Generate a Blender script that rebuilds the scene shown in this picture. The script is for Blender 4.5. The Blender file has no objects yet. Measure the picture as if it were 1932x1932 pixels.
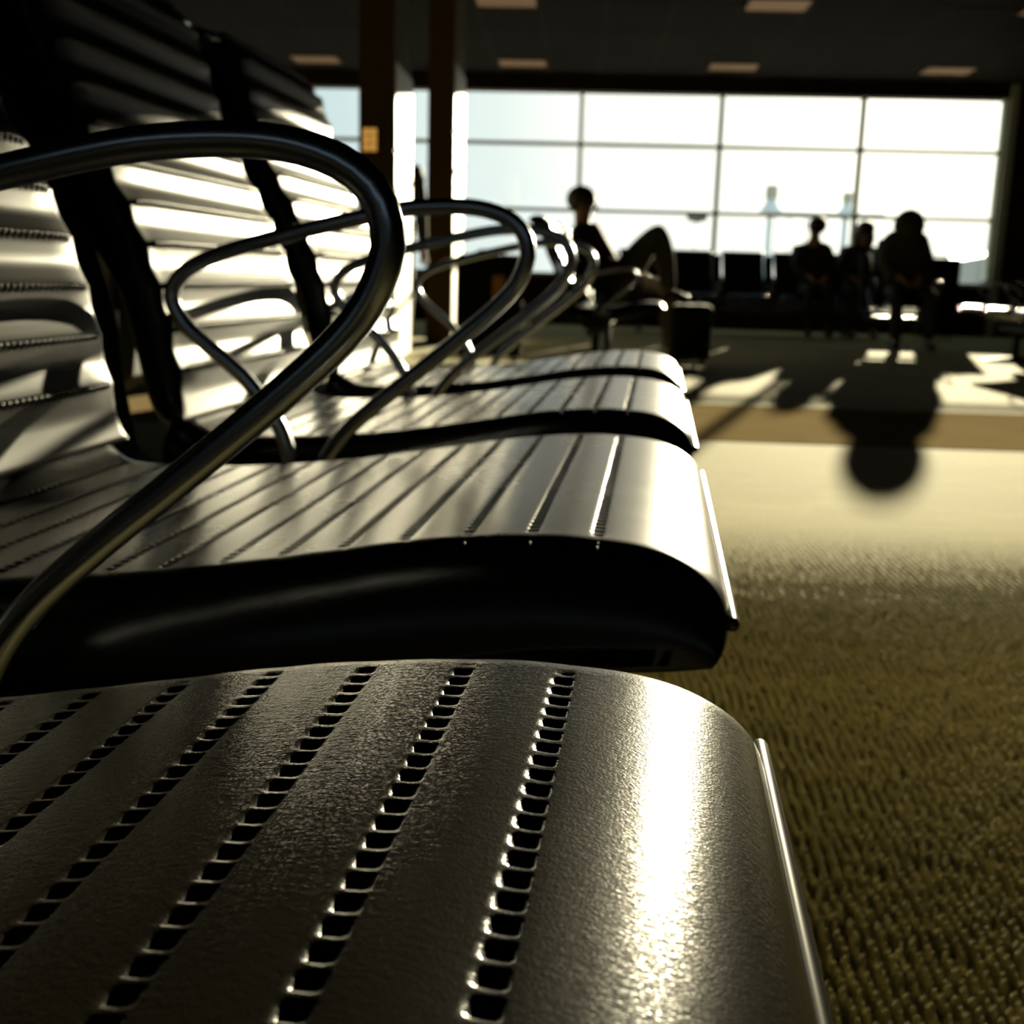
import bpy, bmesh, math, random
import numpy as np
from mathutils import Vector, Matrix

R = math.radians
rng = random.Random(7)
scene = bpy.context.scene
col = scene.collection

# ------------------------------------------------------------------ camera
CAM_Z = 0.60                       # camera stands this high above the floor
cam_d = bpy.data.cameras.new('camera')
cam = bpy.data.objects.new('camera', cam_d)
col.objects.link(cam)
cam_d.sensor_width = 36.0
cam_d.lens = 2150.0 / 1932.0 * 36.0
cam_d.clip_start = 0.01
cam_d.clip_end = 500
cam_d.dof.use_dof = True
cam_d.dof.focus_distance = 0.36
cam_d.dof.aperture_fstop = 16.5
yaw, pitch, roll = R(3.0), R(11.7), R(1.6)
cam.location = (0, 0, CAM_Z)
cam.matrix_world = (Matrix.Translation((0, 0, CAM_Z)) @ Matrix.Rotation(yaw, 4, 'Z')
                    @ Matrix.Rotation(math.pi / 2 - pitch, 4, 'X') @ Matrix.Rotation(roll, 4, 'Z'))
scene.camera = cam

# ------------------------------------------------------------------ view
vs = scene.view_settings
vs.view_transform = 'Standard'
vs.look = 'None'
vs.gamma = 1.0
vs.use_curve_mapping = False
vs.exposure = 0.0
scene.cycles.use_denoising = True
scene.cycles.max_bounces = 4
scene.cycles.diffuse_bounces = 2
scene.cycles.glossy_bounces = 3
scene.cycles.use_adaptive_sampling = True
scene.cycles.adaptive_threshold = 0.06
scene.cycles.transparent_max_bounces = 12
scene.cycles.sample_clamp_indirect = 6.0
scene.cycles.caustics_reflective = False
scene.cycles.caustics_refractive = False

# ------------------------------------------------------------------ sun and sky
SUN_AZ, SUN_EL = R(15.4), R(8.62)          # azimuth right of +Y, elevation
sun_dir = Vector((math.sin(SUN_AZ) * math.cos(SUN_EL), math.cos(SUN_AZ) * math.cos(SUN_EL), math.sin(SUN_EL)))
sd = bpy.data.lights.new('sun', 'SUN')
sd.energy = 27.0
sd.color = (1.0, 0.86, 0.58)
sd.angle = R(0.55)
sun = bpy.data.objects.new('sun', sd)
col.objects.link(sun)
sun.rotation_euler = (-sun_dir).to_track_quat('-Z', 'Y').to_euler()

world = bpy.data.worlds.new('world')
scene.world = world
world.use_nodes = True
wn, wl = world.node_tree.nodes, world.node_tree.links
wn.clear()
wo = wn.new('ShaderNodeOutputWorld')
bg = wn.new('ShaderNodeBackground')
tc = wn.new('ShaderNodeTexCoord')
dot = wn.new('ShaderNodeVectorMath'); dot.operation = 'DOT_PRODUCT'
dot.inputs[1].default_value = sun_dir
wl.new(tc.outputs['Generated'], dot.inputs[0])
acs = wn.new('ShaderNodeMath'); acs.operation = 'ARCCOSINE'
wl.new(dot.outputs['Value'], acs.inputs[0])
deg = wn.new('ShaderNodeMath'); deg.operation = 'MULTIPLY'; deg.inputs[1].default_value = 1 / math.pi
wl.new(acs.outputs[0], deg.inputs[0])
rampw = wn.new('ShaderNodeValToRGB')
rampw.color_ramp.interpolation = 'EASE'
els = rampw.color_ramp.elements
els[0].position = 0.0; els[0].color = (1.0, 0.92, 0.74, 1)
els[1].position = 1.0; els[1].color = (0.20, 0.26, 0.30, 1)
for p_, c_ in ((0.07, (0.50, 0.49, 0.44, 1)), (0.115, (0.33, 0.36, 0.35, 1)), (0.17, (0.235, 0.295, 0.30, 1)), (0.35, (0.20, 0.26, 0.29, 1))):
    e_ = els.new(p_); e_.color = c_
wl.new(deg.outputs[0], rampw.inputs[0])
wl.new(rampw.outputs['Color'], bg.inputs['Color'])
bg.inputs['Strength'].default_value = 3.0
wl.new(bg.outputs[0], wo.inputs[0])

# ------------------------------------------------------------------ materials
def new_mat(name):
    m = bpy.data.materials.new(name)
    m.use_nodes = True
    nt = m.node_tree
    b = nt.nodes['Principled BSDF']
    return m, nt, b

def plain(name, c, rough=0.6, metal=0.0, spec=0.5, noise=0.12, nscale=40.0, bump=0.0, bscale=200.0):
    """principled material with a faint procedural colour variation"""
    m, nt, b = new_mat(name)
    b.inputs['Roughness'].default_value = rough
    b.inputs['Metallic'].default_value = metal
    b.inputs['Specular IOR Level'].default_value = spec
    t = nt.nodes.new('ShaderNodeTexCoord')
    n = nt.nodes.new('ShaderNodeTexNoise')
    n.inputs['Scale'].default_value = nscale
    nt.links.new(t.outputs['Object'], n.inputs['Vector'])
    mx = nt.nodes.new('ShaderNodeMix'); mx.data_type = 'RGBA'
    mx.inputs['A'].default_value = (*[x * (1 - noise) for x in c], 1)
    mx.inputs['B'].default_value = (*[min(1, x * (1 + noise)) for x in c], 1)
    nt.links.new(n.outputs['Fac'], mx.inputs['Factor'])
    nt.links.new(mx.outputs['Result'], b.inputs['Base Color'])
    if bump:
        n2 = nt.nodes.new('ShaderNodeTexNoise'); n2.inputs['Scale'].default_value = bscale
        nt.links.new(t.outputs['Object'], n2.inputs['Vector'])
        bp = nt.nodes.new('ShaderNodeBump'); bp.inputs['Strength'].default_value = bump
        bp.inputs['Distance'].default_value = 0.5 / bscale
        nt.links.new(n2.outputs['Fac'], bp.inputs['Height'])
        nt.links.new(bp.outputs[0], b.inputs['Normal'])
    return m

def emit(name, c, s):
    m, nt, b = new_mat(name)
    b.inputs['Base Color'].default_value = (0.03, 0.022, 0.013, 1)
    b.inputs['Emission Color'].default_value = (*c, 1)
    b.inputs['Emission Strength'].default_value = s
    m.cycles.emission_sampling = 'NONE'
    b.inputs['Specular IOR Level'].default_value = 0.03
    return m

def vinyl_material(name, grain=1.0, rough=0.19, spec=0.16):
    """black upholstery vinyl with an embossed leather grain"""
    m, nt, b = new_mat(name)
    t = nt.nodes.new('ShaderNodeTexCoord')
    n = nt.nodes.new('ShaderNodeTexNoise'); n.inputs['Scale'].default_value = 14; n.inputs['Detail'].default_value = 5
    nt.links.new(t.outputs['Object'], n.inputs['Vector'])
    mx = nt.nodes.new('ShaderNodeMix'); mx.data_type = 'RGBA'
    mx.inputs['A'].default_value = (0.0045, 0.0038, 0.0026, 1)
    mx.inputs['B'].default_value = (0.009, 0.0076, 0.0052, 1)
    nt.links.new(n.outputs['Fac'], mx.inputs['Factor'])
    nt.links.new(mx.outputs['Result'], b.inputs['Base Color'])
    mr = nt.nodes.new('ShaderNodeMapRange')
    mr.inputs['To Min'].default_value = rough - 0.02
    mr.inputs['To Max'].default_value = rough + 0.02
    nt.links.new(n.outputs['Fac'], mr.inputs['Value'])
    nt.links.new(mr.outputs[0], b.inputs['Roughness'])
    b.inputs['Specular IOR Level'].default_value = spec
    if grain:
        mp = nt.nodes.new('ShaderNodeMapping'); mp.inputs['Scale'].default_value = (0.75, 1.25, 1.0)
        nt.links.new(t.outputs['Object'], mp.inputs['Vector'])
        v = nt.nodes.new('ShaderNodeTexVoronoi'); v.feature = 'DISTANCE_TO_EDGE'; v.inputs['Scale'].default_value = 900
        nt.links.new(mp.outputs[0], v.inputs['Vector'])
        n2 = nt.nodes.new('ShaderNodeTexNoise'); n2.inputs['Scale'].default_value = 420; n2.inputs['Detail'].default_value = 3
        nt.links.new(mp.outputs[0], n2.inputs['Vector'])
        ad = nt.nodes.new('ShaderNodeMath'); ad.operation = 'MULTIPLY_ADD'; ad.inputs[1].default_value = 1.2
        nt.links.new(n2.outputs['Fac'], ad.inputs[0])
        nt.links.new(v.outputs['Distance'], ad.inputs[2])
        bp = nt.nodes.new('ShaderNodeBump'); bp.inputs['Strength'].default_value = 0.22 * grain
        bp.inputs['Distance'].default_value = 0.0005
        nt.links.new(ad.outputs[0], bp.inputs['Height'])
        nt.links.new(bp.outputs[0], b.inputs['Normal'])
    return m

def carpet_material(name, ca, cb, cc, spec=0.1):
    m, nt, b = new_mat(name)
    t = nt.nodes.new('ShaderNodeTexCoord')
    # woven colour flecks
    n = nt.nodes.new('ShaderNodeTexNoise'); n.inputs['Scale'].default_value = 60; n.inputs['Detail'].default_value = 4
    nt.links.new(t.outputs['Object'], n.inputs['Vector'])
    # modular squares of slightly different tone
    mp = nt.nodes.new('ShaderNodeMapping'); mp.inputs['Scale'].default_value = (3.3, 3.3, 1); mp.inputs['Rotation'].default_value = (0, 0, R(8))
    nt.links.new(t.outputs['Object'], mp.inputs['Vector'])
    ch = nt.nodes.new('ShaderNodeTexVoronoi'); ch.distance = 'CHEBYCHEV'; ch.inputs['Scale'].default_value = 1.0; ch.inputs['Randomness'].default_value = 0.55
    nt.links.new(mp.outputs[0], ch.inputs['Vector'])
    sp = nt.nodes.new('ShaderNodeSeparateColor')
    nt.links.new(ch.outputs['Color'], sp.inputs[0])
    mx = nt.nodes.new('ShaderNodeMix'); mx.data_type = 'RGBA'
    mx.inputs['A'].default_value = (*ca, 1); mx.inputs['B'].default_value = (*cb, 1)
    nt.links.new(n.outputs['Fac'], mx.inputs['Factor'])
    mx2 = nt.nodes.new('ShaderNodeMix'); mx2.data_type = 'RGBA'
    mr = nt.nodes.new('ShaderNodeMapRange'); mr.inputs['To Max'].default_value = 0.30
    nt.links.new(sp.outputs[0], mr.inputs['Value'])
    nt.links.new(mr.outputs[0], mx2.inputs['Factor'])
    nt.links.new(mx.outputs['Result'], mx2.inputs['A'])
    mx2.inputs['B'].default_value = (*cc, 1)
    nt.links.new(mx2.outputs['Result'], b.inputs['Base Color'])
    b.inputs['Roughness'].default_value = 0.95
    b.inputs['Specular IOR Level'].default_value = spec
    n2 = nt.nodes.new('ShaderNodeTexNoise'); n2.inputs['Scale'].default_value = 9; n2.inputs['Detail'].default_value = 6
    mp2 = nt.nodes.new('ShaderNodeMapping'); mp2.inputs['Scale'].default_value = (0.5, 1.6, 1)
    nt.links.new(t.outputs['Object'], mp2.inputs['Vector'])
    nt.links.new(mp2.outputs[0], n2.inputs['Vector'])
    bp = nt.nodes.new('ShaderNodeBump'); bp.inputs['Strength'].default_value = 0.25; bp.inputs['Distance'].default_value = 0.006
    nt.links.new(n2.outputs['Fac'], bp.inputs['Height'])
    nt.links.new(bp.outputs[0], b.inputs['Normal'])
    return m

def glass_material(name):
    m, nt, b = new_mat(name)
    nt.nodes.remove(b)
    out = nt.nodes['Material Output']
    tr = nt.nodes.new('ShaderNodeBsdfTransparent'); tr.inputs[0].default_value = (0.95, 0.97, 0.96, 1)
    gl = nt.nodes.new('ShaderNodeBsdfGlossy'); gl.inputs['Roughness'].default_value = 0.02
    gl.inputs['Color'].default_value = (0.9, 0.95, 0.95, 1)
    mx = nt.nodes.new('ShaderNodeMixShader'); mx.inputs[0].default_value = 0.05
    nt.links.new(tr.outputs[0], mx.inputs[1]); nt.links.new(gl.outputs[0], mx.inputs[2])
    nt.links.new(mx.outputs[0], out.inputs['Surface'])
    return m

M = {}
M['vinyl'] = vinyl_material('black_vinyl')
M['vinyl_far'] = vinyl_material('black_vinyl_soft', 0.0, 0.27, 0.19)
M['vinyl_back'] = vinyl_material('black_vinyl_back', 0.0, 0.38, 0.14)
M['piping'] = plain('black_piping', (0.006, 0.006, 0.005), 0.20, spec=0.25)
M['thread'] = plain('thread', (0.02, 0.018, 0.014), 0.7, spec=0.08)
M['tube'] = plain('polished_tube', (0.30, 0.32, 0.36), 0.27, metal=1.0, noise=0.05, nscale=90)
M['dark_metal'] = plain('dark_cast_metal', (0.012, 0.012, 0.011), 0.6, spec=0.2)
M['beam'] = plain('beam_paint', (0.02, 0.02, 0.02), 0.5)
M['rubber'] = plain('rubber_foot', (0.01, 0.01, 0.01), 0.8)
M['carpet'] = carpet_material('carpet', (0.30, 0.262, 0.128), (0.42, 0.376, 0.205), (0.22, 0.18, 0.085), 0.03)
M['carpet_band'] = carpet_material('carpet_band', (0.215, 0.158, 0.080), (0.30, 0.230, 0.125), (0.18, 0.13, 0.065), 0.0)
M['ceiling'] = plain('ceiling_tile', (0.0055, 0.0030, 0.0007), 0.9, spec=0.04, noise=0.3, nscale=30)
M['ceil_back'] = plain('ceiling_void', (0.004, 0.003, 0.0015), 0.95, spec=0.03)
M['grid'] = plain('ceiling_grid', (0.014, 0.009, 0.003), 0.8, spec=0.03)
M['wall'] = plain('wall_brown', (0.035, 0.022, 0.009), 0.8, spec=0.15)
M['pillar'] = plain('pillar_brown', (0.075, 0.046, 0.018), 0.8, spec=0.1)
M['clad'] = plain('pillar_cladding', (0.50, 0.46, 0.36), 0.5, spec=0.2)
M['frame'] = plain('window_aluminium', (0.72, 0.72, 0.58), 0.5)
M['glass'] = glass_material('window_glass')
M['lens'] = emit('troffer_lens', (1.0, 0.50, 0.20), 0.10)
M['amber'] = emit('amber_panel', (1.0, 0.50, 0.10), 0.55)
M['amber_mark'] = plain('amber_mark', (0.12, 0.06, 0.02), 0.6)
M['tarmac'] = plain('tarmac', (0.36, 0.34, 0.29), 0.85, nscale=0.5)
M['mast'] = plain('mast_paint', (0.80, 0.84, 0.86), 0.5)
M['mast_cap'] = plain('mast_cap', (0.46, 0.46, 0.36), 0.5)
M['sign_grey'] = plain('sign_grey', (0.10, 0.10, 0.085), 0.6)
M['bridge'] = plain('jet_bridge_panel', (0.55, 0.54, 0.47), 0.6)
M['skin'] = plain('skin', (0.36, 0.19, 0.11), 0.55)
M['hair'] = plain('hair_dark', (0.018, 0.014, 0.010), 0.55)
M['red_top'] = plain('dark_red_knit', (0.060, 0.016, 0.011), 0.85)
M['grey_wear'] = plain('grey_trousers', (0.11, 0.10, 0.075), 0.85)
M['dark_wear'] = plain('dark_coat', (0.014, 0.013, 0.011), 0.85)
M['brown_wear'] = plain('brown_coat', (0.035, 0.027, 0.012), 0.85)
M['shoe'] = plain('shoe_leather', (0.03, 0.022, 0.015), 0.5)
M['case'] = plain('suitcase_shell', (0.010, 0.010, 0.009), 0.75, spec=0.12)
M['tag'] = plain('orange_tag', (0.55, 0.22, 0.05), 0.6)
M['eye'] = plain('eye', (0.03, 0.02, 0.015), 0.3)

# ------------------------------------------------------------------ helpers
def link(o, parent=None):
    col.objects.link(o)
    if parent is not None:
        o.parent = parent
    return o

def tag(o, label=None, cat=None, group=None, kind=None):
    if label: o['label'] = label
    if cat: o['category'] = cat
    if group: o['group'] = group
    if kind: o['kind'] = kind
    return o

def mesh_np(name, V, F, mat, smooth=True):
    me = bpy.data.meshes.new(name)
    if isinstance(F, np.ndarray) and F.ndim == 2 and F.shape[1] == 4:
        me.vertices.add(len(V)); me.vertices.foreach_set('co', np.asarray(V, np.float32).ravel())
        n = len(F)
        me.loops.add(n * 4); me.loops.foreach_set('vertex_index', F.astype(np.int32).ravel())
        me.polygons.add(n)
        me.polygons.foreach_set('loop_start', np.arange(0, n * 4, 4, dtype=np.int32))
        me.polygons.foreach_set('loop_total', np.full(n, 4, np.int32))
        me.update(calc_edges=True)
    else:
        me.from_pydata([tuple(v) for v in V], [], [tuple(f) for f in F])
    if smooth:
        me.polygons.foreach_set('use_smooth', np.ones(len(me.polygons), bool))
    if mat: me.materials.append(mat)
    me.validate()
    return me

def obj(name, me, parent=None, loc=None, rotz=0.0):
    o = bpy.data.objects.new(name, me)
    link(o, parent)
    if loc is not None: o.location = loc
    if rotz: o.rotation_euler = (0, 0, rotz)
    return o

def empty(name, loc, rotz=0.0):
    o = bpy.data.objects.new(name, None)
    o.empty_display_size = 0.1
    link(o)
    o.location = loc; o.rotation_euler = (0, 0, rotz)
    return o

def box_mesh(name, lo, hi, mat, bevel=0.0, seg=2):
    bm = bmesh.new()
    bmesh.ops.create_cube(bm, size=1.0)
    lo, hi = Vector(lo), Vector(hi)
    for v in bm.verts:
        v.co = Vector(((v.co.x + .5) * (hi.x - lo.x) + lo.x, (v.co.y + .5) * (hi.y - lo.y) + lo.y, (v.co.z + .5) * (hi.z - lo.z) + lo.z))
    if bevel:
        bmesh.ops.bevel(bm, geom=list(bm.edges), offset=bevel, segments=seg, affect='EDGES', profile=0.5)
    me = bpy.data.meshes.new(name); bm.to_mesh(me); bm.free()
    me.materials.append(mat)
    return me

def spline(pts, n, closed=False):
    """Catmull-Rom resample to n points, even arc length"""
    P = [np.array(p, float) for p in pts]
    out = []
    m = len(P)
    rngi = range(m) if closed else range(m - 1)
    for i in rngi:
        if closed:
            p0, p1, p2, p3 = P[(i - 1) % m], P[i], P[(i + 1) % m], P[(i + 2) % m]
        else:
            p1, p2 = P[i], P[i + 1]
            p0 = P[i - 1] if i > 0 else 2 * p1 - p2
            p3 = P[i + 2] if i + 2 < m else 2 * p2 - p1
        for k in range(24):
            t = k / 24
            out.append(0.5 * ((2 * p1) + (-p0 + p2) * t + (2 * p0 - 5 * p1 + 4 * p2 - p3) * t * t + (-p0 + 3 * p1 - 3 * p2 + p3) * t ** 3))
    out.append(P[0] if closed else P[-1])
    out = np.array(out)
    d = np.r_[0, np.cumsum(np.linalg.norm(np.diff(out, axis=0), axis=1))]
    s = np.linspace(0, d[-1], n + 1 if closed else n)
    res = np.stack([np.interp(s, d, out[:, k]) for k in range(out.shape[1])], 1)
    return res[:-1] if closed else res

def tube(name, pts, r, mat, sides=14, cap=True):
    """round tube along a list of 3-D points; r a number or a list"""
    P = np.asarray(pts, float); n = len(P)
    rr = np.full(n, r) if np.isscalar(r) else np.asarray(r, float)
    T = np.gradient(P, axis=0); T /= np.linalg.norm(T, axis=1)[:, None] + 1e-12
    up = np.array([0, 0, 1.0]) if abs(T[0][2]) < 0.9 else np.array([0, 1.0, 0])
    N = np.cross(up, T[0]); N /= np.linalg.norm(N)
    V, F = [], []
    for i in range(n):
        N = N - T[i] * (N @ T[i]); N /= np.linalg.norm(N)
        B = np.cross(T[i], N)
        for k in range(sides):
            a = 2 * math.pi * k / sides
            V.append(P[i] + rr[i] * (math.cos(a) * N + math.sin(a) * B))
    for i in range(n - 1):
        for k in range(sides):
            k2 = (k + 1) % sides
            F.append((i * sides + k, i * sides + k2, (i + 1) * sides + k2, (i + 1) * sides + k))
    if cap:
        F.append(tuple(range(sides - 1, -1, -1)))
        F.append(tuple((n - 1) * sides + k for k in range(sides)))
    return mesh_np(name, V, F, mat)

def lathe(name, prof, mat, sides=20):
    V, F = [], []
    for (r, z) in prof:
        for k in range(sides):
            a = 2 * math.pi * k / sides
            V.append((r * math.cos(a), r * math.sin(a), z))
    for i in range(len(prof) - 1):
        for k in range(sides):
            k2 = (k + 1) % sides
            F.append((i * sides + k, i * sides + k2, (i + 1) * sides + k2, (i + 1) * sides + k))
    F.append(tuple(range(sides - 1, -1, -1)))
    F.append(tuple((len(prof) - 1) * sides + k for k in range(sides)))
    return mesh_np(name, V, F, mat)

def prism(name, outline, y0, y1, mat, bevel=0.0):
    """outline in (x,z), extruded along y"""
    bm = bmesh.new()
    a = [bm.verts.new((x, y0, z)) for x, z in outline]
    b = [bm.verts.new((x, y1, z)) for x, z in outline]
    bm.faces.new(a); bm.faces.new(b[::-1])
    n = len(outline)
    for i in range(n):
        j = (i + 1) % n
        bm.faces.new((a[j], a[i], b[i], b[j]))
    bmesh.ops.recalc_face_normals(bm, faces=bm.faces)
    if bevel:
        bmesh.ops.bevel(bm, geom=list(bm.edges), offset=bevel, segments=2, affect='EDGES', profile=0.5)
    me = bpy.data.meshes.new(name); bm.to_mesh(me); bm.free()
    me.materials.append(mat)
    return me

# ------------------------------------------------------------------ the hall
WIN_Y = 15.2
CEIL = 3.04
XL, XR, YB = -9.0, 8.0, -5.0
def st(name, me, parent=None, **k):
    o = obj(name, me, parent, **k)
    if parent is None: o['kind'] = 'structure'
    return o

floor = st('floor', box_mesh('floor', (XL, YB, -0.10), (XR, WIN_Y + 0.15, 0.0), M['carpet']))
floor['label'] = 'olive beige loop pile carpet of the departure hall'
band = obj('carpet_band', box_mesh('carpet_band', (XL + .1, 4.38, -0.004), (XR - .1, 5.70, 0.0018), M['carpet_band']), floor)
band['label'] = 'brown woven band running across the carpet'
band.rotation_euler = (0, 0, R(0.2))

def carpet_loops():
    """the loops of the pile where one can see them, around the seats; their height tapers off to shade the near floor and brighten the far"""
    g = np.random.default_rng(3)
    sx, sy = 0.0132, 0.0128
    X, Y = np.meshgrid(np.arange(-1.6, 3.0, sx), np.arange(-0.3, 3.3, sy), indexing='ij')
    X = X.ravel(); Y = Y.ravel()
    X = X + g.normal(0, .0013, len(X)) + 0.0018 * np.sin(Y * 40); Y = Y + g.normal(0, .0013, len(Y))
    fade = np.clip((3.3 - Y) / 1.75, 0, 1) ** 3.0 * np.clip((3.0 - X) / 1.2, 0, 1) * np.clip((X + 1.6) / 0.6, 0, 1) * np.clip((Y + .3) / .3, 0, 1)  # height taper shapes the floor's dark near, bright far gradient
    H = (0.0170 + g.normal(0, .0011, len(X))) * (0.012 + 0.988 * fade)
    rx = 0.0052 * (1 + g.normal(0, .10, len(X))); ry = 0.0058 * (1 + g.normal(0, .10, len(X)))
    me = bpy.data.meshes.new('carpet_loops')
    me.vertices.add(len(X)); me.vertices.foreach_set('co', np.stack([X, Y, np.zeros(len(X)) - .0002], 1).astype(np.float32).ravel())
    at = me.attributes.new('loop_size', 'FLOAT_VECTOR', 'POINT')
    at.data.foreach_set('vector', np.stack([rx, ry, H], 1).astype(np.float32).ravel())
    me.materials.append(M['carpet'])
    o = obj('carpet_loops', me, floor)
    ng = bpy.data.node_groups.new('carpet_loops', 'GeometryNodeTree')
    ng.interface.new_socket('Geometry', in_out='INPUT', socket_type='NodeSocketGeometry')
    ng.interface.new_socket('Geometry', in_out='OUTPUT', socket_type='NodeSocketGeometry')
    n = ng.nodes; l = ng.links
    gi, go = n.new('NodeGroupInput'), n.new('NodeGroupOutput')
    cones = []
    for rb, rt, z0, dz in ((1.0, .80, 0.0, .68), (.80, .16, .68, .32)):
        c = n.new('GeometryNodeMeshCone')
        c.fill_type = 'NGON' if rt < .5 else 'NONE'
        c.inputs['Vertices'].default_value = 6
        c.inputs['Radius Top'].default_value = rt; c.inputs['Radius Bottom'].default_value = rb; c.inputs['Depth'].default_value = dz
        t = n.new('GeometryNodeTransform'); t.inputs['Translation'].default_value = (0, 0, z0)
        l.new(c.outputs['Mesh'], t.inputs['Geometry']); cones.append(t)
    jn = n.new('GeometryNodeJoinGeometry')
    for t in cones: l.new(t.outputs[0], jn.inputs[0])
    sm = n.new('GeometryNodeSetMaterial'); sm.inputs['Material'].default_value = M['carpet']
    l.new(jn.outputs[0], sm.inputs['Geometry'])
    ip = n.new('GeometryNodeInstanceOnPoints')
    na = n.new('GeometryNodeInputNamedAttribute'); na.data_type = 'FLOAT_VECTOR'; na.inputs['Name'].default_value = 'loop_size'
    l.new(gi.outputs[0], ip.inputs['Points']); l.new(sm.outputs[0], ip.inputs['Instance'])
    l.new(na.outputs['Attribute'], ip.inputs['Scale'])
    l.new(ip.outputs[0], go.inputs[0])
    md = o.modifiers.new('loops', 'NODES'); md.node_group = ng
    return o
cl = carpet_loops()
cl['kind'] = 'stuff'

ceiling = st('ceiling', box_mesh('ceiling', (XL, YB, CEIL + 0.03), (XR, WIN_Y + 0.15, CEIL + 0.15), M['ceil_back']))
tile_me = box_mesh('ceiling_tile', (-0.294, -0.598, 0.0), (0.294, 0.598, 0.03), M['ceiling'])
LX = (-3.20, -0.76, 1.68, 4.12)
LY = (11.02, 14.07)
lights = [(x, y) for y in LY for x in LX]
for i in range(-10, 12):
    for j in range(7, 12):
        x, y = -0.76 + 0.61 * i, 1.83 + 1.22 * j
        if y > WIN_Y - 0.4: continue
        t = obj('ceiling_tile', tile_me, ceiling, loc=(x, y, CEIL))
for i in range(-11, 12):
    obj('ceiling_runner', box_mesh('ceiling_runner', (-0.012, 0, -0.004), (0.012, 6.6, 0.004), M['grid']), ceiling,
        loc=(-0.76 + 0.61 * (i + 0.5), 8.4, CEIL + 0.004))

st('wall_left', box_mesh('wall_left', (XL - .15, YB, 0), (XL, WIN_Y + .15, CEIL + .15), M['wall']))
st('wall_right', box_mesh('wall_right', (XR, YB, 0), (XR + .15, WIN_Y + .15, CEIL + .15), M['wall']))
st('wall_rear', box_mesh('wall_rear', (XL - .15, YB - .15, 0), (XR + .15, YB, 2.30), M['wall']))
st('wall_rear_head', box_mesh('wall_rear_head', (XL - .15, YB - .15, 2.85), (XR + .15, YB, CEIL + .15), M['wall']))
st('wall_rear_end', box_mesh('wall_rear_end', (XL - .15, YB - .15, 2.30), (-5.0, YB, 2.85), M['wall']))
st('wall_rear_side', box_mesh('wall_rear_side', (3.0, YB - .15, 2.30), (XR + .15, YB, 2.85), M['wall']))
w2 = empty('window_fill', (-1.0, YB - .08, 2.30)); w2['kind'] = 'structure'; w2['label'] = 'added high window strip in the rear wall, unseen, for bluish light'  # unseen window added to tint the armrests bluish
for k in range(5):
    obj('mullion', box_mesh('mullion', (-.03, -.04, 0), (.03, .04, .55), M['frame']), w2, loc=(-4 + 2 * k, 0, 0))
for k in range(4):
    obj('pane', box_mesh('pane', (-.97, -.004, 0), (.97, .004, .55), M['glass']), w2, loc=(-3 + 2 * k, 0, 0))
WX = [-7.07 + 1.755 * k for k in range(7)]                 # mullion axes: -7.07 ... 3.46
WX.append(5.19)
WZ = [0.64, 1.45, 2.265, 2.90]
st('wall_window_left', box_mesh('wall_window_left', (XL, WIN_Y - .1, 0), (WX[0], WIN_Y + .15, CEIL + .1), M['wall']))
st('wall_window_right', box_mesh('wall_window_right', (WX[-1] + .13, WIN_Y - .1, 0), (XR, WIN_Y + .15, CEIL + .1), M['wall']))
st('trim_3', box_mesh('trim_3', (WX[-1] + .02, WIN_Y - .12, 0), (WX[-1] + .13, WIN_Y + .15, CEIL + .1), M['frame'], .01))
st('wall_window_head', box_mesh('wall_window_head', (WX[0], WIN_Y - .1, WZ[-1]), (WX[-1] + .03, WIN_Y + .15, CEIL + .1), M['wall']))

st('wall_window_sill', box_mesh('wall_window_sill', (WX[0], WIN_Y - .1, 0), (WX[-1] + .03, WIN_Y + .15, WZ[0] - .02), M['wall']))
win = empty('window_1', ((WX[0] + WX[-1]) / 2, WIN_Y, 0)); win['kind'] = 'structure'
win['label'] = 'full height glazed window wall with thin aluminium grid'
wc = win.location.x
for x in WX:
    obj('mullion', box_mesh('mullion', (-.026, -.07, WZ[0] - .02), (.026, .05, WZ[-1]), M['frame']), win, loc=(x - wc, 0, 0))
for k in range(len(WX) - 1):
    w = WX[k + 1] - WX[k]
    for z in WZ[:3]:
        obj('transom', box_mesh('transom', (-w / 2 + .026, -.045, -.022), (w / 2 - .026, .04, .022), M['frame']), win,
            loc=((WX[k] + WX[k + 1]) / 2 - wc, 0, z))
    for a, b in zip(WZ[:-1], WZ[1:]):
        obj('pane', box_mesh('pane', (-w / 2 + .026, -.004, a + .022), (w / 2 - .026, .004, b - (.022 if b < 2.8 else 0)), M['glass']), win,
            loc=((WX[k] + WX[k + 1]) / 2 - wc, 0, 0))
for k in range(1, len(WX) - 1):
    for z in WZ[1:3]:
        bmn = bmesh.new(); bmesh.ops.create_icosphere(bmn, subdivisions=2, radius=0.045)
        me = bpy.data.meshes.new('joint_boss'); bmn.to_mesh(me); bmn.free(); me.materials.append(M['frame'])
        o = obj('joint_boss', me, win, loc=(WX[k] - wc, -.03, z)); o.scale = (1, .6, 1)

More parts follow.
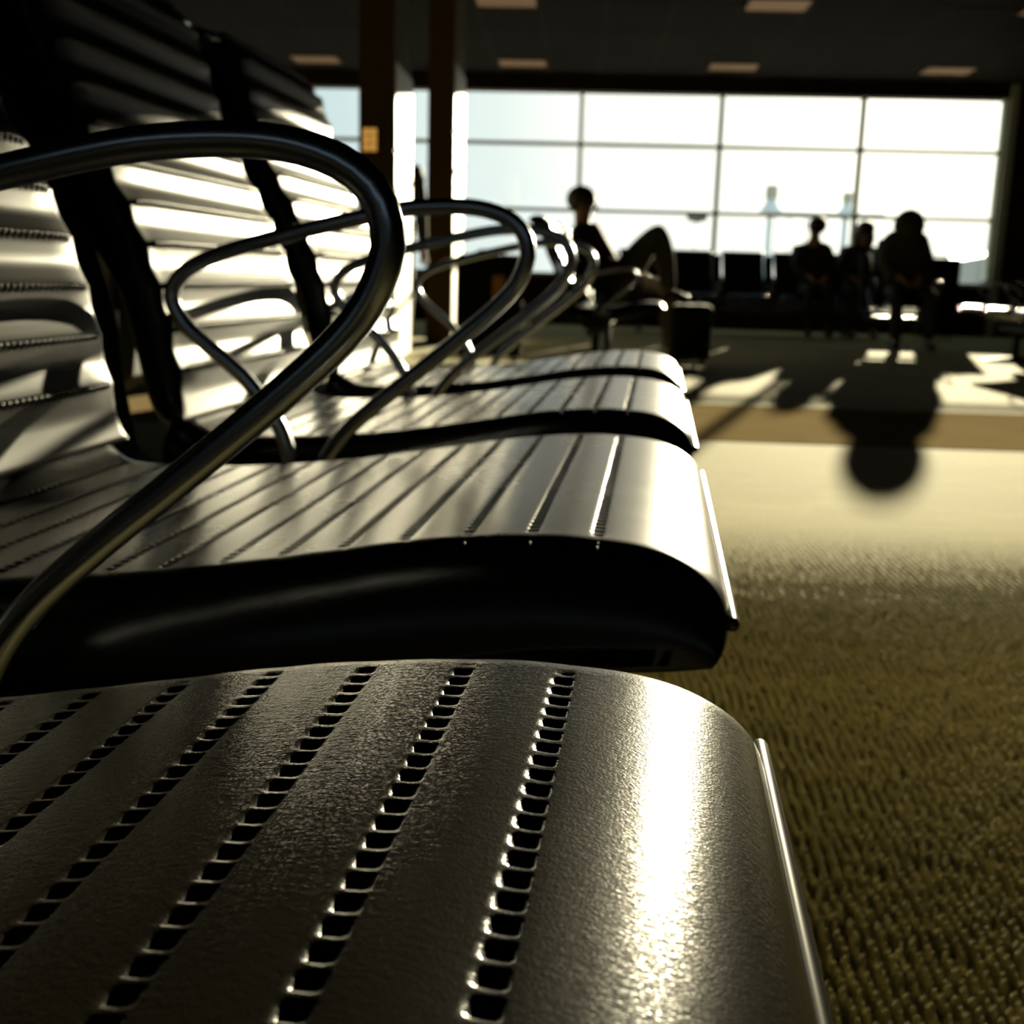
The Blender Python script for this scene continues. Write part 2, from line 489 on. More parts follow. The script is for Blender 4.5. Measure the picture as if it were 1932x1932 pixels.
# two deep pillars with pale cladding on their flank, cut at the sun's reach; bare shaft imitates shade above
def pillar(n, x0, x1, y0, y1, label, panels):
    p = empty(f'trim_{n}', ((x0 + x1) / 2, (y0 + y1) / 2, 0)); p['kind'] = 'structure'; p['label'] = label
    hx, hy = (x1 - x0) / 2, (y1 - y0) / 2
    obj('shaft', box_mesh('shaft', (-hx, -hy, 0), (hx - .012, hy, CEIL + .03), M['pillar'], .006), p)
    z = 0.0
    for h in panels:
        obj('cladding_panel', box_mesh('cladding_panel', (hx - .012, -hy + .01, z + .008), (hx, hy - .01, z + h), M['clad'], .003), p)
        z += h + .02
    return p
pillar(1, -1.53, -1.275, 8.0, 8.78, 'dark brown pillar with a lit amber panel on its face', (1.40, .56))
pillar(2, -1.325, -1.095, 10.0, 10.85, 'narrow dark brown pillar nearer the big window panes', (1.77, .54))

# lit amber panel on the first pillar
s = empty('amber_sign', (-1.45, 7.985, 1.40)); tag(s, 'small glowing amber panel on the dark brown pillar', 'sign')
obj('housing', box_mesh('housing', (-.052, -.004, -.005), (.052, .015, .155), M['dark_metal'], .004), s)
obj('lit_face', box_mesh('lit_face', (-.046, -.010, .002), (.046, -.004, .148), M['amber'], .002), s)
for z in (.05, .10):
    obj('bar', box_mesh('bar', (-.046, -.013, z - .003), (.046, -.010, z + .003), M['amber_mark']), s)
obj('bar', box_mesh('bar', (-.003, -.013, .004), (.003, -.010, .146), M['amber_mark']), s)

# ceiling troffers
def troffer(x, y, label):
    t = empty('ceiling_light', (x, y, CEIL)); tag(t, label, 'ceiling light', 'square troffers in the dark ceiling')
    for a, b in (((-.30, -.25, -.012), (.30, -.22, .0)), ((-.30, .22, -.012), (.30, .25, .0)), ((-.30, -.22, -.012), (-.27, .22, .0)), ((.27, -.22, -.012), (.30, .22, .0))):
        obj('frame', box_mesh('frame', a, b, M['grid']), t)
    obj('lens', box_mesh('lens', (-.27, -.22, -.008), (.27, .22, -.002), M['lens']), t)
WHERE = {0: 'left of the dark pillars', 1: 'just right of the narrow pillar', 2: 'above the middle window panes', 3: 'toward the right hand wall'}
for y, row in zip(LY, ('nearer row', 'row by the window')):
    for i, x in enumerate(LX):
        if y == LY[0] and i == 0: continue
        troffer(x, y, f'dim square ceiling light in the {row}, {WHERE[i]}')

# ------------------------------------------------------------------ tandem seating
TH = R(3.86)
Z0 = CAM_Z
PITCH = 0.62
HW = 0.247
SEAT_TOP = [(-.520, -.150), (-.500, -.172), (-.470, -.181), (-.397, -.180), (-.330, -.175), (-.258, -.166), (-.183, -.153), (-.129, -.143), (-.085, -.1375),
            (-.045, -.1350), (-.010, -.1365), (.012, -.1405), (.029, -.1480), (.041, -.1580), (.0465, -.170), (.0460, -.181), (.040, -.190)]
SEAT_BOT = [(.040, -.190), (.025, -.1955), (-.05, -.203), (-.15, -.225), (-.25, -.248), (-.35, -.255), (-.45, -.250), (-.505, -.225), (-.528, -.175), (-.520, -.150)]
BACK_FRONT = [(-.502, -.165), (-.508, -.140), (-.518, -.088), (-.528, -.040), (-.550, .030), (-.580, .095), (-.610, .147), (-.632, .200), (-.650, .260),
              (-.668, .315), (-.695, .350), (-.735, .368), (-.775, .366), (-.805, .345)]
BACK_REAR = [(-.805, .345), (-.800, .325), (-.770, .335), (-.735, .325), (-.715, .295), (-.695, .235), (-.675, .180), (-.640, .120), (-.600, .050),
             (-.575, -.030), (-.560, -.090), (-.545, -.150), (-.525, -.172), (-.502, -.165)]
ST_PERIOD = 0.0095

def normals2(P):
    T = np.gradient(P, axis=0); T /= np.linalg.norm(T, axis=1)[:, None] + 1e-12
    return np.stack([-T[:, 1], T[:, 0]], 1)

def sstep(x, a, b):
    t = np.clip((x - a) / (b - a), 0, 1); return t * t * (3 - 2 * t)

def pad(name, top, bot, first, gap, count, hw, hi, puff, end_r, depth=0.0020, seat=True, mat=None):
    """padded cushion swept along the row: ribs sewn along the width, real stitch pits when hi"""
    fine = spline(top, 1600)
    d = np.r_[0, np.cumsum(np.linalg.norm(np.diff(fine, axis=0), axis=1))]
    L = d[-1]
    lines = [first + gap * k for k in range(count)]
    # sample positions along the profile
    S = list(np.linspace(0, L, 130 if hi else 60))
    for l in lines:
        S += list(l + (np.array([-.0085, -.0065, -.005, -.0041, -.0034, -.0027, -.0018, -.0009, 0, .0009, .0018, .0027, .0034, .0041, .005, .0065, .0085]) if hi else np.array([-.006, 0, .006])))
    S = np.unique(np.round(np.clip(S, 0, L), 5))
    P = np.stack([np.interp(S, d, fine[:, k]) for k in (0, 1)], 1)
    N = normals2(fine); N = np.stack([np.interp(S, d, N[:, k]) for k in (0, 1)], 1)
    N /= np.linalg.norm(N, axis=1)[:, None]
    if hi:
        A = np.unique(np.round(np.r_[np.arange(-hw, hw + 1e-9, .00105), hw], 5))
    else:
        A = np.r_[-hw + end_r * (1 - np.cos(np.linspace(0, np.pi / 2, 6))), np.linspace(-hw + end_r, hw - end_r, 8)[1:-1], (hw - end_r * (1 - np.cos(np.linspace(0, np.pi / 2, 6))))[::-1]]
    D = np.min(np.abs(S[:, None] - np.array(lines)[None]), axis=1)
    inside = (S > lines[0] - gap) & (S < lines[-1] + gap)
    base = np.where(inside, puff * (np.clip(D / (gap / 2), 0, 1) ** 0.75 - 1.0), 0.0)
    endf = 1 - sstep(np.abs(A), hw - end_r - .012, hw - end_r + .002)
    OFF = base[:, None] * (0.45 + 0.55 * (1 - sstep(np.abs(A), hw - .06, hw)))[None]
    if hi:
        near = np.argmin(np.abs(S[:, None] - np.array(lines)[None]), axis=1)
        ph = ((A[None] + near[:, None] * .0031) / ST_PERIOD) % 1.0
        pa = sstep(ph, .03, .09) * (1 - sstep(ph, .58, .70))
        Ds = (S[:, None] - np.array(lines)[None])[np.arange(len(S)), near]
        pb = np.clip((Ds + .0050) / .0032, 0, 1) * (1 - sstep(Ds, .0016, .0027))
        OFF = OFF - (depth * pb[:, None] * pa + 0.00025 * np.exp(-(D / .0045) ** 2)[:, None]) * endf[None] * inside[:, None]
    top3 = P[:, None, :] + N[:, None, :] * OFF[..., None]
    Bp = spline(bot, 40)[1:-1]
    bot3 = np.repeat(Bp[:, None, :], len(A), 1)
    ring = np.concatenate([top3, bot3], 0)                       # nu x na x 2
    e = np.sqrt(np.clip(1 - (np.clip(np.abs(A) - (hw - end_r), 0, None) / end_r) ** 2, 0, 1))
    if seat:
        # the ends roll down to the pan: shrink height above the underside
        zb = np.interp(ring[..., 0], [-.53, -.45, -.35, -.25, -.15, -.05, .05], [-.212, -.245, -.251, -.244, -.221, -.200, -.1905])
        z = zb + (ring[..., 1] - zb) * (0.06 + 0.94 * e)[None]
        xx = ring[..., 0] - 0.010 * (1 - e)[None] * np.clip((ring[..., 0] + .05) / .1, 0, 1)
        ring = np.stack([xx, z], -1)
    else:
        mid = spline([((a[0] + b[0]) / 2, (a[1] + b[1]) / 2) for a, b in zip(spline(top, 40), spline(bot[::-1], 40))], 200)
        flat = ring.reshape(-1, 2)
        idx = np.array([np.argmin(((mid - q) ** 2).sum(1)) for q in ring[:, len(A) // 2]])
        C = mid[idx][:, None, :]
        ring = C + (ring - C) * (0.25 + 0.75 * e)[None, :, None]
    nu, na = ring.shape[:2]
    V = np.zeros((nu, na, 3)); V[..., 0] = ring[..., 0]; V[..., 1] = A[None]; V[..., 2] = ring[..., 1] + Z0
    I = np.arange(nu * na).reshape(nu, na)
    In = np.roll(I, -1, axis=0)
    F = np.stack([I[:, :-1], I[:, 1:], In[:, 1:], In[:, :-1]], -1).reshape(-1, 4)
    V = V.reshape(-1, 3)
    # close both ends with a fan of quads over the ring (paired strip)
    caps = []
    h = nu // 2
    for j, flip in ((0, False), (na - 1, True)):
        for i in range(h - 1):
            q = (I[i, j], I[i + 1, j], I[nu - 2 - i, j], I[nu - 1 - i, j])
            if len(set(q)) == 4: caps.append(q[::-1] if flip else q)
    F = np.concatenate([F, np.array(caps)], 0)
    me = mesh_np(name, V, F, mat or M['vinyl'])
    bm = bmesh.new(); bm.from_mesh(me); bmesh.ops.recalc_face_normals(bm, faces=bm.faces); bm.to_mesh(me); bm.free()
    return me

# arc length where stitches sit: seam nearest the front lies 25 mm behind the camera line
_f = spline(SEAT_TOP, 1600); _d = np.r_[0, np.cumsum(np.linalg.norm(np.diff(_f, axis=0), axis=1))]
front_seam = float(np.interp(-.0245, _f[:, 0], _d))
SEAM_GAP = 0.0355
n_seams = int((front_seam - 0.04) // SEAM_GAP) + 1
SEAT_ARGS = dict(top=SEAT_TOP, bot=SEAT_BOT, first=front_seam - SEAM_GAP * (n_seams - 1), gap=SEAM_GAP, count=n_seams, hw=HW, end_r=0.045)
BACK_ARGS = dict(top=BACK_FRONT, bot=BACK_REAR, first=0.055, gap=0.046, count=12, hw=0.244, end_r=0.018, seat=False)
seat_hi = pad('seat', hi=True, puff=0.0004, **SEAT_ARGS)
seat_lo = pad('seat', hi=False, puff=0.0006, mat=M['vinyl_far'], **SEAT_ARGS)
back_hi = pad('backrest', hi=True, puff=0.0085, depth=.003, mat=M['vinyl_back'], **BACK_ARGS)
back_lo = pad('backrest', hi=False, puff=0.0062, mat=M['vinyl_back'], **BACK_ARGS)

def thread_mesh():
    V, F = [], []
    A0 = np.arange(math.floor(-(HW - .06) / ST_PERIOD), math.ceil((HW - .06) / ST_PERIOD))
    for k in range(n_seams):
        s_ = SEAT_ARGS['first'] + SEAM_GAP * k
        b = np.interp(s_, _d, _f[:, 0]); z = np.interp(s_, _d, _f[:, 1]) + Z0
        for m_ in A0:
            a = (m_ + 0.93) * ST_PERIOD - k * .0031
            n0 = len(V); h = .0022
            for sy_ in (-1, -.55, .55, 1):
                w = .0003 if abs(sy_) == 1 else .0004
                zz = z - .0026 + (0 if abs(sy_) == 1 else .0008)
                V += [(b - w, a + sy_ * h, zz - w), (b + w, a + sy_ * h, zz - w), (b + w, a + sy_ * h, zz + w), (b - w, a + sy_ * h, zz + w)]
            for r_ in range(3):
                for q in range(4):
                    q2 = (q + 1) % 4
                    F.append((n0 + r_ * 4 + q, n0 + r_ * 4 + q2, n0 + r_ * 4 + 4 + q2, n0 + r_ * 4 + 4 + q))
    return mesh_np('stitching', np.array(V), np.array(F), M['thread'])
stitch_me = thread_mesh()

def capsule(name, p0, p1, r, mat, sides=12):
    p0, p1 = np.array(p0, float), np.array(p1, float)
    t = (p1 - p0) / np.linalg.norm(p1 - p0)
    pts, rr = [], []
    for k in range(6):
        a = math.pi / 2 * (1 - k / 5); pts.append(p0 + t * r * (1 - math.sin(a))); rr.append(max(r * math.cos(a), 1e-4))
    for k in range(1, 10): pts.append(p0 + (p1 - p0) * k / 10); rr.append(r)
    for k in range(6):
        a = math.pi / 2 * (k / 5); pts.append(p1 - t * r * (1 - math.sin(a))); rr.append(max(r * math.cos(a), 1e-4))
    return tube(name, pts, rr, mat, sides)
pipe_me = capsule('front_piping', (.0465, -.234, Z0 - .1715), (.0465, .234, Z0 - .1715), .0040, M['piping'])
topcap_me = capsule('top_rail', (-.700, -.272, Z0 + .345), (-.700, .272, Z0 + .345), .009, M['tube'])
ARM = [(-.352, -.235), (-.335, -.196), (-.311, -.163), (-.272, -.128), (-.235, -.098), (-.173, -.046), (-.143, -.016), (-.130, .010), (-.1295, .028), (-.138, .045),
       (-.158, .057), (-.190, .063), (-.243, .061), (-.300, .050), (-.370, .033), (-.440, .013), (-.480, -.006), (-.496, -.030), (-.486, -.056), (-.464, -.077),
       (-.421, -.112), (-.388, -.154), (-.374, -.190), (-.366, -.235)]
arm_path = spline(ARM, 110)
arm_me = tube('armrest', [(x, 0, z + Z0) for x, z in arm_path], .0082, M['tube'], 16)
arm_lo = tube('armrest', [(x, 0, z + Z0) for x, z in spline(ARM, 44)], .0082, M['tube'], 10)
# cast upright standing in the gap between two backs, with a flared foot
SUP = [(-.430, -.262), (-.470, -.225), (-.520, -.190), (-.532, -.120), (-.538, -.050), (-.560, .025), (-.592, .090), (-.625, .150), (-.648, .210), (-.668, .270), (-.690, .325),
       (-.712, .318), (-.690, .255), (-.668, .190), (-.640, .120), (-.604, .050), (-.582, -.020), (-.572, -.100), (-.568, -.170), (-.560, -.230), (-.500, -.275)]
sup_me = prism('back_support', [(x, z + Z0) for x, z in SUP], -.052, .052, M['dark_metal'], .004)
brk_me = prism('seat_bracket', [(x, z + Z0) for x, z in [(-.47, -.245), (-.40, -.225), (-.33, -.228), (-.30, -.25), (-.30, -.30), (-.44, -.30)]], -.03, .03, M['dark_metal'], .006)

def bench(x, y, rotz, n, label, hi=False, jitter=None, group='tandem seats in the departure hall'):
    """n seats on one beam; local +x is the seat front, local y runs along the row; first seat centre at y=0"""
    b = empty('tandem_bench', (x, y, 0), rotz); tag(b, label, 'bench', group)
    for i in range(n):
        s_ = obj('seat', seat_hi if hi else seat_lo, b, loc=(0, PITCH * i, 0))
        if hi and i > 0:
            s_.material_slots[0].link = 'OBJECT'; s_.material_slots[0].material = M['vinyl_far']
        obj('front_piping', pipe_me, s_)
        if hi:
            o = obj('stitching', stitch_me, s_); o['kind'] = 'stuff'
        k_ = obj('backrest', back_hi if hi else back_lo, b, loc=(0, PITCH * i, 0))
        obj('top_rail', topcap_me, k_)
    for i in range(n + 1):
        yy = PITCH * (i - .5)
        dx, dy, dz = (jitter[i] if jitter else (0, 0, 0))
        obj('armrest', arm_me if hi else arm_lo, b, loc=(dx, yy + dy, dz))
        obj('back_support', sup_me, b, loc=(-.028, yy, 0))
        obj('seat_bracket', brk_me, b, loc=(0, yy, 0))
    y0, y1 = -PITCH * .5 - .03, PITCH * (n - .5) + .03
    obj('beam', box_mesh('beam', (-.42, y0, Z0 - .345), (-.34, y1, Z0 - .295), M['beam'], .006), b)
    for yy in (y0 + .35, y1 - .35):
        lg = obj('leg', box_mesh('leg', (-.405, yy - .02, .035), (-.355, yy + .02, Z0 - .345), M['dark_metal'], .006), b)
        obj('foot', prism('foot', [(-.66, .0), (-.10, .0), (-.10, .014), (-.34, .045), (-.42, .045), (-.66, .014)], yy - .025, yy + .025, M['dark_metal'], .004), lg)
    return b

ca, sa = math.cos(TH), math.sin(TH)
def row(a, b):            # along the near row / to its right -> floor coordinates
    return (a * sa + b * ca, a * ca - b * sa)
jit = [(0, .03, 0), (.006, .03, -.006), (0, .03, .002), (-.004, .03, .006), (-.004, .03, .006)]
p_ = row(.18, 0)
bench(p_[0], p_[1], -TH, 4, 'near row of four black ribbed vinyl seats with polished loop armrests', hi=True, jitter=jit)
p_ = row(2.04, -1.68)
bench(p_[0], p_[1], R(180) - TH, 4, 'black seat row added back to back with the near row to darken its gaps')  # added row that keeps bright floor and sky out of the gaps
p_ = row(7.35, 0)
bench(p_[0], p_[1], -TH, 4, 'black seat row behind the near row, where a person in red lounges')
bench(.73, 13.62, -R(90), 5, 'black seat row facing the room just before the glass, two people on it')
bench(3.22, 11.42, -R(90), 1, 'single black seat under the person in the hooded coat')
bench(3.32, 9.95, R(180), 3, 'black seats cut by the right edge of the picture')

# ------------------------------------------------------------------ people
def grow(name, verts, radii, edges, mat, levels=2, root=0):
    me = bpy.data.meshes.new(name)
    me.from_pydata([tuple(v) for v in verts], [tuple(e) for e in edges], [])
    o = bpy.data.objects.new(name, me); col.objects.link(o)
    sk = o.modifiers.new('skin', 'SKIN'); sk.use_smooth_shade = True
    ss = o.modifiers.new('sub', 'SUBSURF'); ss.levels = levels; ss.render_levels = levels
    for i, r in enumerate(radii):
        sv = me.skin_vertices[0].data[i]
        sv.radius = (r, r) if np.isscalar(r) else r
        sv.use_root = (i == root)
    dg = bpy.context.evaluated_depsgraph_get()
    me2 = bpy.data.meshes.new_from_object(o.evaluated_get(dg))
    bpy.data.objects.remove(o); bpy.data.meshes.remove(me)
    me2.name = name
    me2.materials.clear(); me2.materials.append(mat)
    me2.polygons.foreach_set('use_smooth', np.ones(len(me2.polygons), bool))
    return me2

def ellipsoid(name, c, r, mat, rot=None, sub=3):
    bm = bmesh.new(); bmesh.ops.create_icosphere(bm, subdivisions=sub, radius=1)
    Mx = Matrix.Translation(c) @ (rot.to_matrix().to_4x4() if rot else Matrix()) @ Matrix.Diagonal((*r, 1))
    bmesh.ops.transform(bm, matrix=Mx, verts=bm.verts)
    me = bpy.data.meshes.new(name); bm.to_mesh(me); bm.free(); me.materials.append(mat)
    me.polygons.foreach_set('use_smooth', np.ones(len(me.polygons), bool))
    return me

def join(name, meshes):
    bm = bmesh.new()
    mats = []
    for me in meshes:
        off = len(mats)
        mats += list(me.materials)
        nf = len(bm.faces)
        bm.from_mesh(me)
        bm.faces.ensure_lookup_table()
        for f in bm.faces[nf:]: f.material_index += off
    out = bpy.data.meshes.new(name); bm.to_mesh(out); bm.free()
    for m_ in mats: out.materials.append(m_)
    return out

def person(loc, rotz, J, label, top, legs, hair=None, hood=False, long_hair=False, bulk=1.0, look=0.0, hs=1.0, tb=1.03):
    """J: joint positions in a frame whose +x is the facing direction"""
    root = empty('person', loc, rotz); tag(root, label, 'person', 'travellers by the window')
    V = []; Rr = []; E = []
    ix = {}
    def add(n, p, r, par=None):
        ix[n] = len(V); V.append(p); Rr.append(r)
        if par is not None: E.append((ix[par], ix[n]))
    add('pelvis', J['pelvis'], (.13, .11))
    add('spine', J['spine'], (.115, .09), 'pelvis')
    add('chest', J['chest'], (.135, .10), 'spine')
    add('neck', J['neck'], .062, 'chest')
    hb = Vector(J['head']); up = (hb - Vector(J['neck'])).normalized()
    add('jaw', tuple(hb - up * .055), (.062, .066), 'neck')
    add('mid', tuple(hb + up * .01), (.078, .088), 'jaw')
    add('crown', tuple(hb + up * .085), (.060, .068), 'mid')
    for s_, n in ((1, 'l'), (-1, 'r')):
        add('sh' + n, J['sh' + n], .055, 'chest')
        add('el' + n, J['el' + n], .042, 'sh' + n)
        add('wr' + n, J['wr' + n], .028, 'el' + n)
        w = Vector(J['wr' + n]); e = Vector(J['el' + n]); d = (w - e).normalized()
        side = d.cross(Vector((0, 0, 1)));
        side = side.normalized() if side.length > .1 else Vector((0, 1, 0))
        palm = w + d * .055
        add('pa' + n, tuple(palm), (.030, .020), 'wr' + n)
        for q, (o_, ln) in enumerate(((-.027, .062), (-.009, .075), (.009, .070), (.027, .055))):
            k1 = palm + d * .035 + side * o_
            add(f'f{q}{n}', tuple(k1 + d * ln * .5 - Vector((0, 0, .008))), .0085, 'pa' + n)
            add(f'g{q}{n}', tuple(k1 + d * ln * .85 - Vector((0, 0, .028))), .0075, f'f{q}{n}')
        add('th' + n, tuple(w + d * .05 + side * s_ * .045), .010, 'pa' + n)
        add('hip' + n, J['hip' + n], .085, 'pelvis')
        add('kn' + n, J['kn' + n], .058, 'hip' + n)
        k_ = Vector(J['kn' + n]); a_ = Vector(J['an' + n])
        add('ca' + n, tuple(k_.lerp(a_, .35)), .054, 'kn' + n)
        add('an' + n, J['an' + n], .034, 'ca' + n)
        t_ = Vector(J['toe' + n])
        add('to' + n, tuple(a_.lerp(t_, .7)), .030, 'an' + n)
    body = grow('body', V, Rr, E, M['skin'])
    # nose, ears, eyes, mouth follow the way the head looks
    fx = Vector((math.cos(look), math.sin(look), 0)); fx = (fx - up * fx.dot(up)).normalized(); sy = up.cross(fx)
    feats = [ellipsoid('n', hb + fx * .092 - up * .005, (.016, .012, .02), M['skin'], sub=2)]
    for s_ in (1, -1):
        feats.append(ellipsoid('e', hb + sy * s_ * .080 - fx * .005, (.018, .010, .030), M['skin'], sub=2))
        feats.append(ellipsoid('y', hb + sy * s_ * .030 + fx * .078 + up * .018, (.010, .012, .008), M['eye'], sub=2))
    feats.append(ellipsoid('m', hb + fx * .080 - up * .045, (.010, .022, .006), M['eye'], sub=2))
    obj('body', join('body', [body] + feats), root)
    # clothing
    def sub_(names, scale, pad_, mat, nm, ext=None):
        vs = [V[ix[n]] for n in names]; m_ = {n: i for i, n in enumerate(names)}
        rr = []
        for n in names:
            r = Rr[ix[n]]; r = (r, r) if np.isscalar(r) else r
            rr.append((r[0] * scale + pad_, r[1] * scale + pad_))
        inv = {v: k for k, v in ix.items()}
        es = [(m_[inv[a]], m_[inv[b]]) for a, b in E if inv[a] in m_ and inv[b] in m_]
        obj(nm, grow(nm, vs, rr, es, mat), root)
    sub_(['pelvis', 'spine', 'chest', 'neck', 'shl', 'ell', 'wrl', 'shr', 'elr', 'wrr'], 1.04 * bulk, .014, top, 'jacket')
    sub_(['pelvis', 'hipl', 'knl', 'cal', 'anl', 'hipr', 'knr', 'car', 'anr'], tb, .012, legs, 'trousers')
    for n in ('l', 'r'):
        a_ = Vector(J['an' + n]); t_ = Vector(J['toe' + n])
        d = (t_ - a_)
        obj('shoe', grow('shoe', [tuple(a_ - d * .25 - Vector((0, 0, .02))), tuple(a_ + d * .35 - Vector((0, 0, .018))), tuple(t_)], [.044, (.046, .040), (.042, .026)], [(0, 1), (1, 2)], M['shoe']), root)
    # hair or hood
    back = -fx
    if hood:
        h = [ellipsoid('h', hb + up * .045 + back * .022, (.150, .150, .158), top), ellipsoid('h', hb - up * .13 + back * .05, (.17, .23, .14), top)]
        obj('hood', join('hood', h), root)
    else:
        h = [ellipsoid('h', hb + up * .040 + back * .022, (.098 * hs, .090 * hs, .088 * hs), hair or M['hair'])]
        if long_hair:
            h.append(ellipsoid('h', hb - up * .07 + back * .05, (.080 * hs, .110 * hs, .17), hair or M['hair']))
        obj('hair', join('hair', h), root)
    return root

def sit(hip_z=.50, lean=0.0, head_dz=0.0, side=0.0, arm=.22, spread=.11):
    J = dict(pelvis=(0, 0, hip_z + .03), spine=(-.03 + lean * .3, side * .3, hip_z + .22), chest=(-.05 + lean * .7, side * .7, hip_z + .42),
             neck=(-.04 + lean, side, hip_z + .55 + head_dz), head=(-.01 + lean * 1.1, side * 1.1, hip_z + .685 + head_dz))
    for s_, n in ((1, 'l'), (-1, 'r')):
        J['sh' + n] = (-.05 + lean * .8, side * .8 + s_ * .165, hip_z + .46)
        J['el' + n] = (.03 + lean * .6, s_ * .205, hip_z + .26)
        J['wr' + n] = (arm, s_ * .10, hip_z + .17)
        J['hip' + n] = (.02, s_ * .09, hip_z)
        J['kn' + n] = (.44, s_ * spread, hip_z + .02)
        J['an' + n] = (.47, s_ * spread, .085)
        J['toe' + n] = (.62, s_ * (spread + .02), .035)
    return J

# person lounging in the second row: leaning back, one knee drawn up, foot on a bag
JA = dict(pelvis=(0, 0, .55), spine=(-.09, 0, .68), chest=(-.19, 0, .83), neck=(-.235, 0, .97), head=(-.225, 0, 1.115),
          shl=(-.19, .17, .91), ell=(-.10, .24, .70), wrl=(.14, .14, .66), shr=(-.19, -.17, .91), elr=(-.10, -.24, .70), wrr=(.14, -.13, .66),
          hipl=(.03, .09, .53), knl=(.40, .12, .54), anl=(.46, .12, .09), toel=(.61, .13, .035),
          hipr=(.03, -.09, .55), knr=(.335, -.10, .965), anr=(.42, -.10, .515), toer=(.57, -.11, .475))
pa_ = row(8.50, -.34)
person((pa_[0], pa_[1], 0), -TH, JA, 'person in dark red top lounging with one knee drawn up', M['red_top'], M['grey_wear'], bulk=1.4, hs=1.1, tb=1.3)
# two people on the row by the glass, one in the hooded coat nearer
person((2.76, 13.95, 0), -R(90), sit(.52, .04, .03, side=-.02), 'person with short hair in dark clothes, left of the seated pair', M['dark_wear'], M['dark_wear'], look=-.9, bulk=1.25, hs=1.2)
person((3.27, 13.98, 0), -R(90), sit(.52, .02, .00, side=.05), 'person with long hair in dark clothes, right of the seated pair', M['dark_wear'], M['dark_wear'], long_hair=True, bulk=1.2, hs=1.2)
person((3.22, 11.80, 0), -R(90), sit(.52, .05, -.06, spread=.16), 'bulky person in a hooded coat sitting before the right window pane', M['brown_wear'], M['dark_wear'], hood=True, bulk=1.62)
JS = dict(pelvis=(0, 0, .95), spine=(-.01, 0, 1.10), chest=(-.02, 0, 1.27), neck=(-.01, 0, 1.45), head=(.02, 0, 1.60))
for s_, n in ((1, 'l'), (-1, 'r')):
    JS['sh' + n] = (-.02, s_ * .18, 1.36); JS['el' + n] = (-.03, s_ * .22, 1.07); JS['wr' + n] = (.04, s_ * .23, .83)
    JS['hip' + n] = (0, s_ * .09, .90); JS['kn' + n] = (.02, s_ * .10, .49); JS['an' + n] = (-.01, s_ * .10, .085); JS['toe' + n] = (.15, s_ * .12, .035)
person((-1.475, 9.15, 0), R(90), JS, 'person in dark coat standing half hidden behind the amber lit pillar', M['dark_wear'], M['dark_wear'])

# ------------------------------------------------------------------ luggage
def suitcase(loc, rotz, w, d, h, label, handle=True, tagged=False):
    r = empty('suitcase', loc, rotz); tag(r, label, 'suitcase', 'luggage on the carpet')
    obj('shell', box_mesh('shell', (-w / 2, -d / 2, .05), (w / 2, d / 2, h), M['case'], .035, 4), r)
    for k in range(-2, 3):
        obj('rib', box_mesh('rib', (k * w / 6 - .012, -d / 2 - .006, .10), (k * w / 6 + .012, d / 2 + .006, h - .05), M['case'], .005), r)
    for sx in (-1, 1):
        for sy in (-1, 1):
            me = lathe('wheel', [(.02, -.012), (.028, -.006), (.028, .006), (.02, .012)], M['rubber'], 14)
            o = obj('wheel', me, r, loc=(sx * (w / 2 - .05), sy * (d / 2 - .04), .028)); o.rotation_euler = (0, R(90), 0)
    hw_ = w * .22
    if handle:
        pts = [(-hw_, d / 2 - .03, h - .02), (-hw_, d / 2 - .03, h + .22), (-hw_ + .015, d / 2 - .03, h + .24), (hw_ - .015, d / 2 - .03, h + .24), (hw_, d / 2 - .03, h + .22), (hw_, d / 2 - .03, h - .02)]
        obj('pull_handle', tube('pull_handle', spline(pts, 40), .008, M['tube'], 10), r)
    else:
        obj('grip', tube('grip', spline([(-hw_, 0, h - .01), (-hw_ * .7, 0, h + .025), (hw_ * .7, 0, h + .025), (hw_, 0, h - .01)], 24), .009, M['rubber'], 8), r)
    if tagged:
        obj('luggage_tag', box_mesh('luggage_tag', (.02, -d / 2 - .016, h - .30), (.10, -d / 2 - .008, h - .14), M['tag'], .003), r)
    return r
suitcase((-.62, 8.05, 0), R(4), .46, .28, .74, 'black ribbed suitcase with orange tag left of the lounging person', handle=False, tagged=True)
q_ = row(8.40, .25)
suitcase((q_[0], q_[1], 0), -TH, .28, .36, .435, 'low black suitcase under the lounging person\'s raised foot', handle=False)
suitcase((4.36, 14.45, 0), 0, .44, .30, .95, 'tall black suitcase standing by the glass right of the hooded person', handle=False)

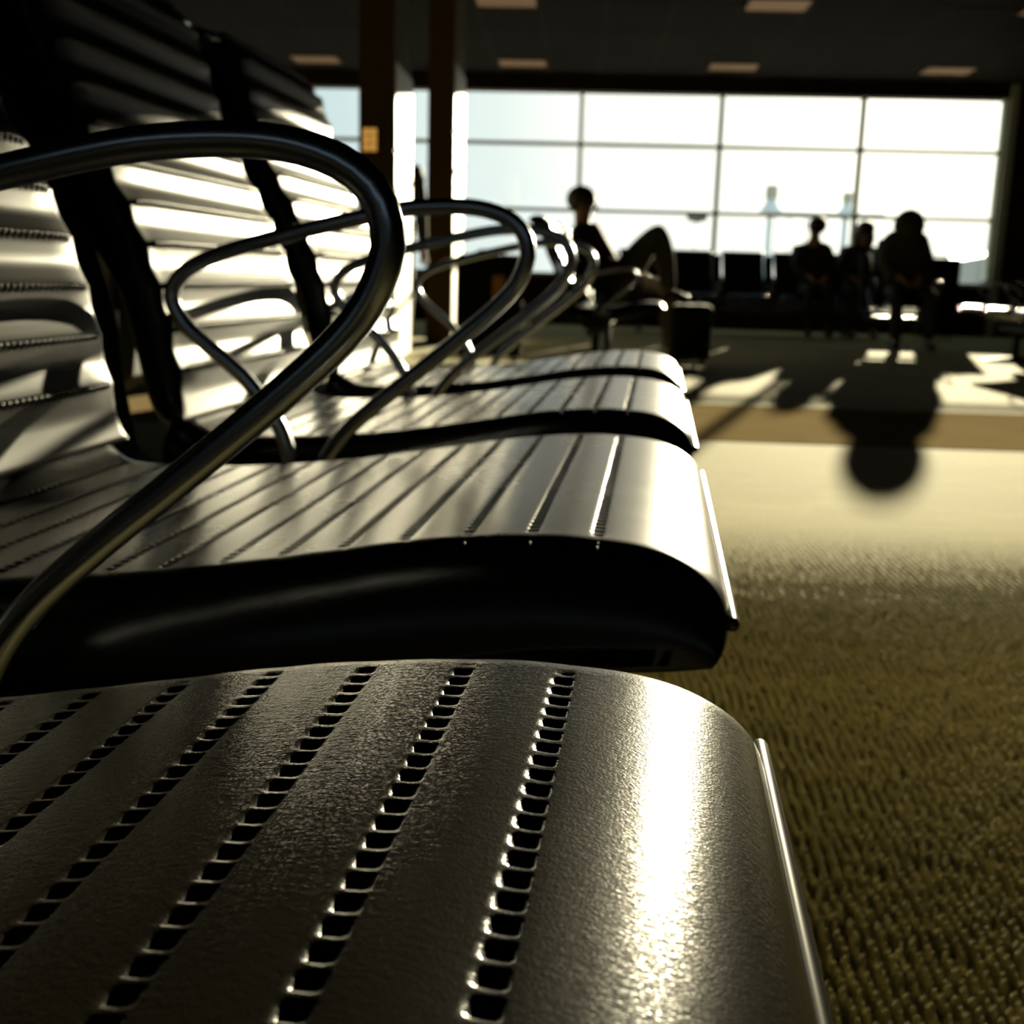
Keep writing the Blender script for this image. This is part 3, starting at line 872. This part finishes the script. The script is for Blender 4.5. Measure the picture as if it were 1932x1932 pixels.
# ------------------------------------------------------------------ outside
GZ = -4.5
st('ground_outside', box_mesh('ground_outside', (-250, WIN_Y + 1, GZ - .2), (250, 420, GZ), M['tarmac']))
def mast(x, y, zt, sc, label):
    m = empty('light_mast', (x, y, GZ)); tag(m, label, 'mast', 'masts on the apron')
    H = zt - GZ
    obj('post', lathe('post', [(.16 * sc, 0), (.105 * sc, .3), (.085 * sc, H - .66 * sc)], M['mast'], 16), m)
    obj('shroud', lathe('shroud', [(.27 * sc, H - .66 * sc), (.26 * sc, H - .60 * sc), (.15 * sc, H - .46 * sc), (.12 * sc, H - .33 * sc)], M['mast'], 20), m)
    obj('lamp_head', lathe('lamp_head', [(.13 * sc, H - .33 * sc), (.155 * sc, H - .30 * sc), (.155 * sc, H - .02 * sc), (.14 * sc, H)], M['mast_cap'], 20), m)
mast(4.74, 30, 3.0, 1.0, 'pale mast with flared shroud outside the middle pane')
mast(7.95, 36, 3.33, .95, 'fainter pale mast outside, above the seated pair')
sg = empty('apron_sign', (2.33, 24, GZ)); tag(sg, 'grey trapezoid sign on a thin pole outside', 'sign')
obj('pole', lathe('pole', [(.022, 0), (.022, 6.3)], M['mast'], 10), sg)
obj('panel', prism('panel', [(-.22, 6.44), (.22, 6.44), (.19, 6.30), (.05, 6.27), (-.05, 6.27), (-.19, 6.30)], -.03, .03, M['sign_grey']), sg)
rl = empty('apron_railing', (3.95, 22, GZ)); tag(rl, 'thin pale railing outside the glass behind the seated pair', 'railing')
for x in (-.37, -.12, .20, .37, .85):
    obj('post', lathe('post', [(.016, 0), (.016, 6.38)], M['mast'], 8), rl, loc=(x, 0, 0))
obj('top_rail', box_mesh('top_rail', (-.40, -.02, 6.36), (1.6, .02, 6.40), M['mast']), rl)
jb = empty('jet_bridge', (9.2, 25, GZ)); tag(jb, 'pale grey boarding bridge outside at the right window edge', 'jet bridge')
obj('tunnel', prism('tunnel', [(-2.1, 3.6), (1.6, 3.6), (1.6, 6.29), (-2.1, 5.55)], -1.2, 1.2, M['bridge'], .03), jb)
for k in range(6):
    x = -1.8 + .6 * k
    obj('rib', box_mesh('rib', (x - .03, -1.25, 3.65), (x + .03, -1.2, 5.45 + (x + 2.1) * .2), M['bridge']), jb)
obj('column', lathe('column', [(.25, 0), (.25, 3.7)], M['bridge'], 16), jb)
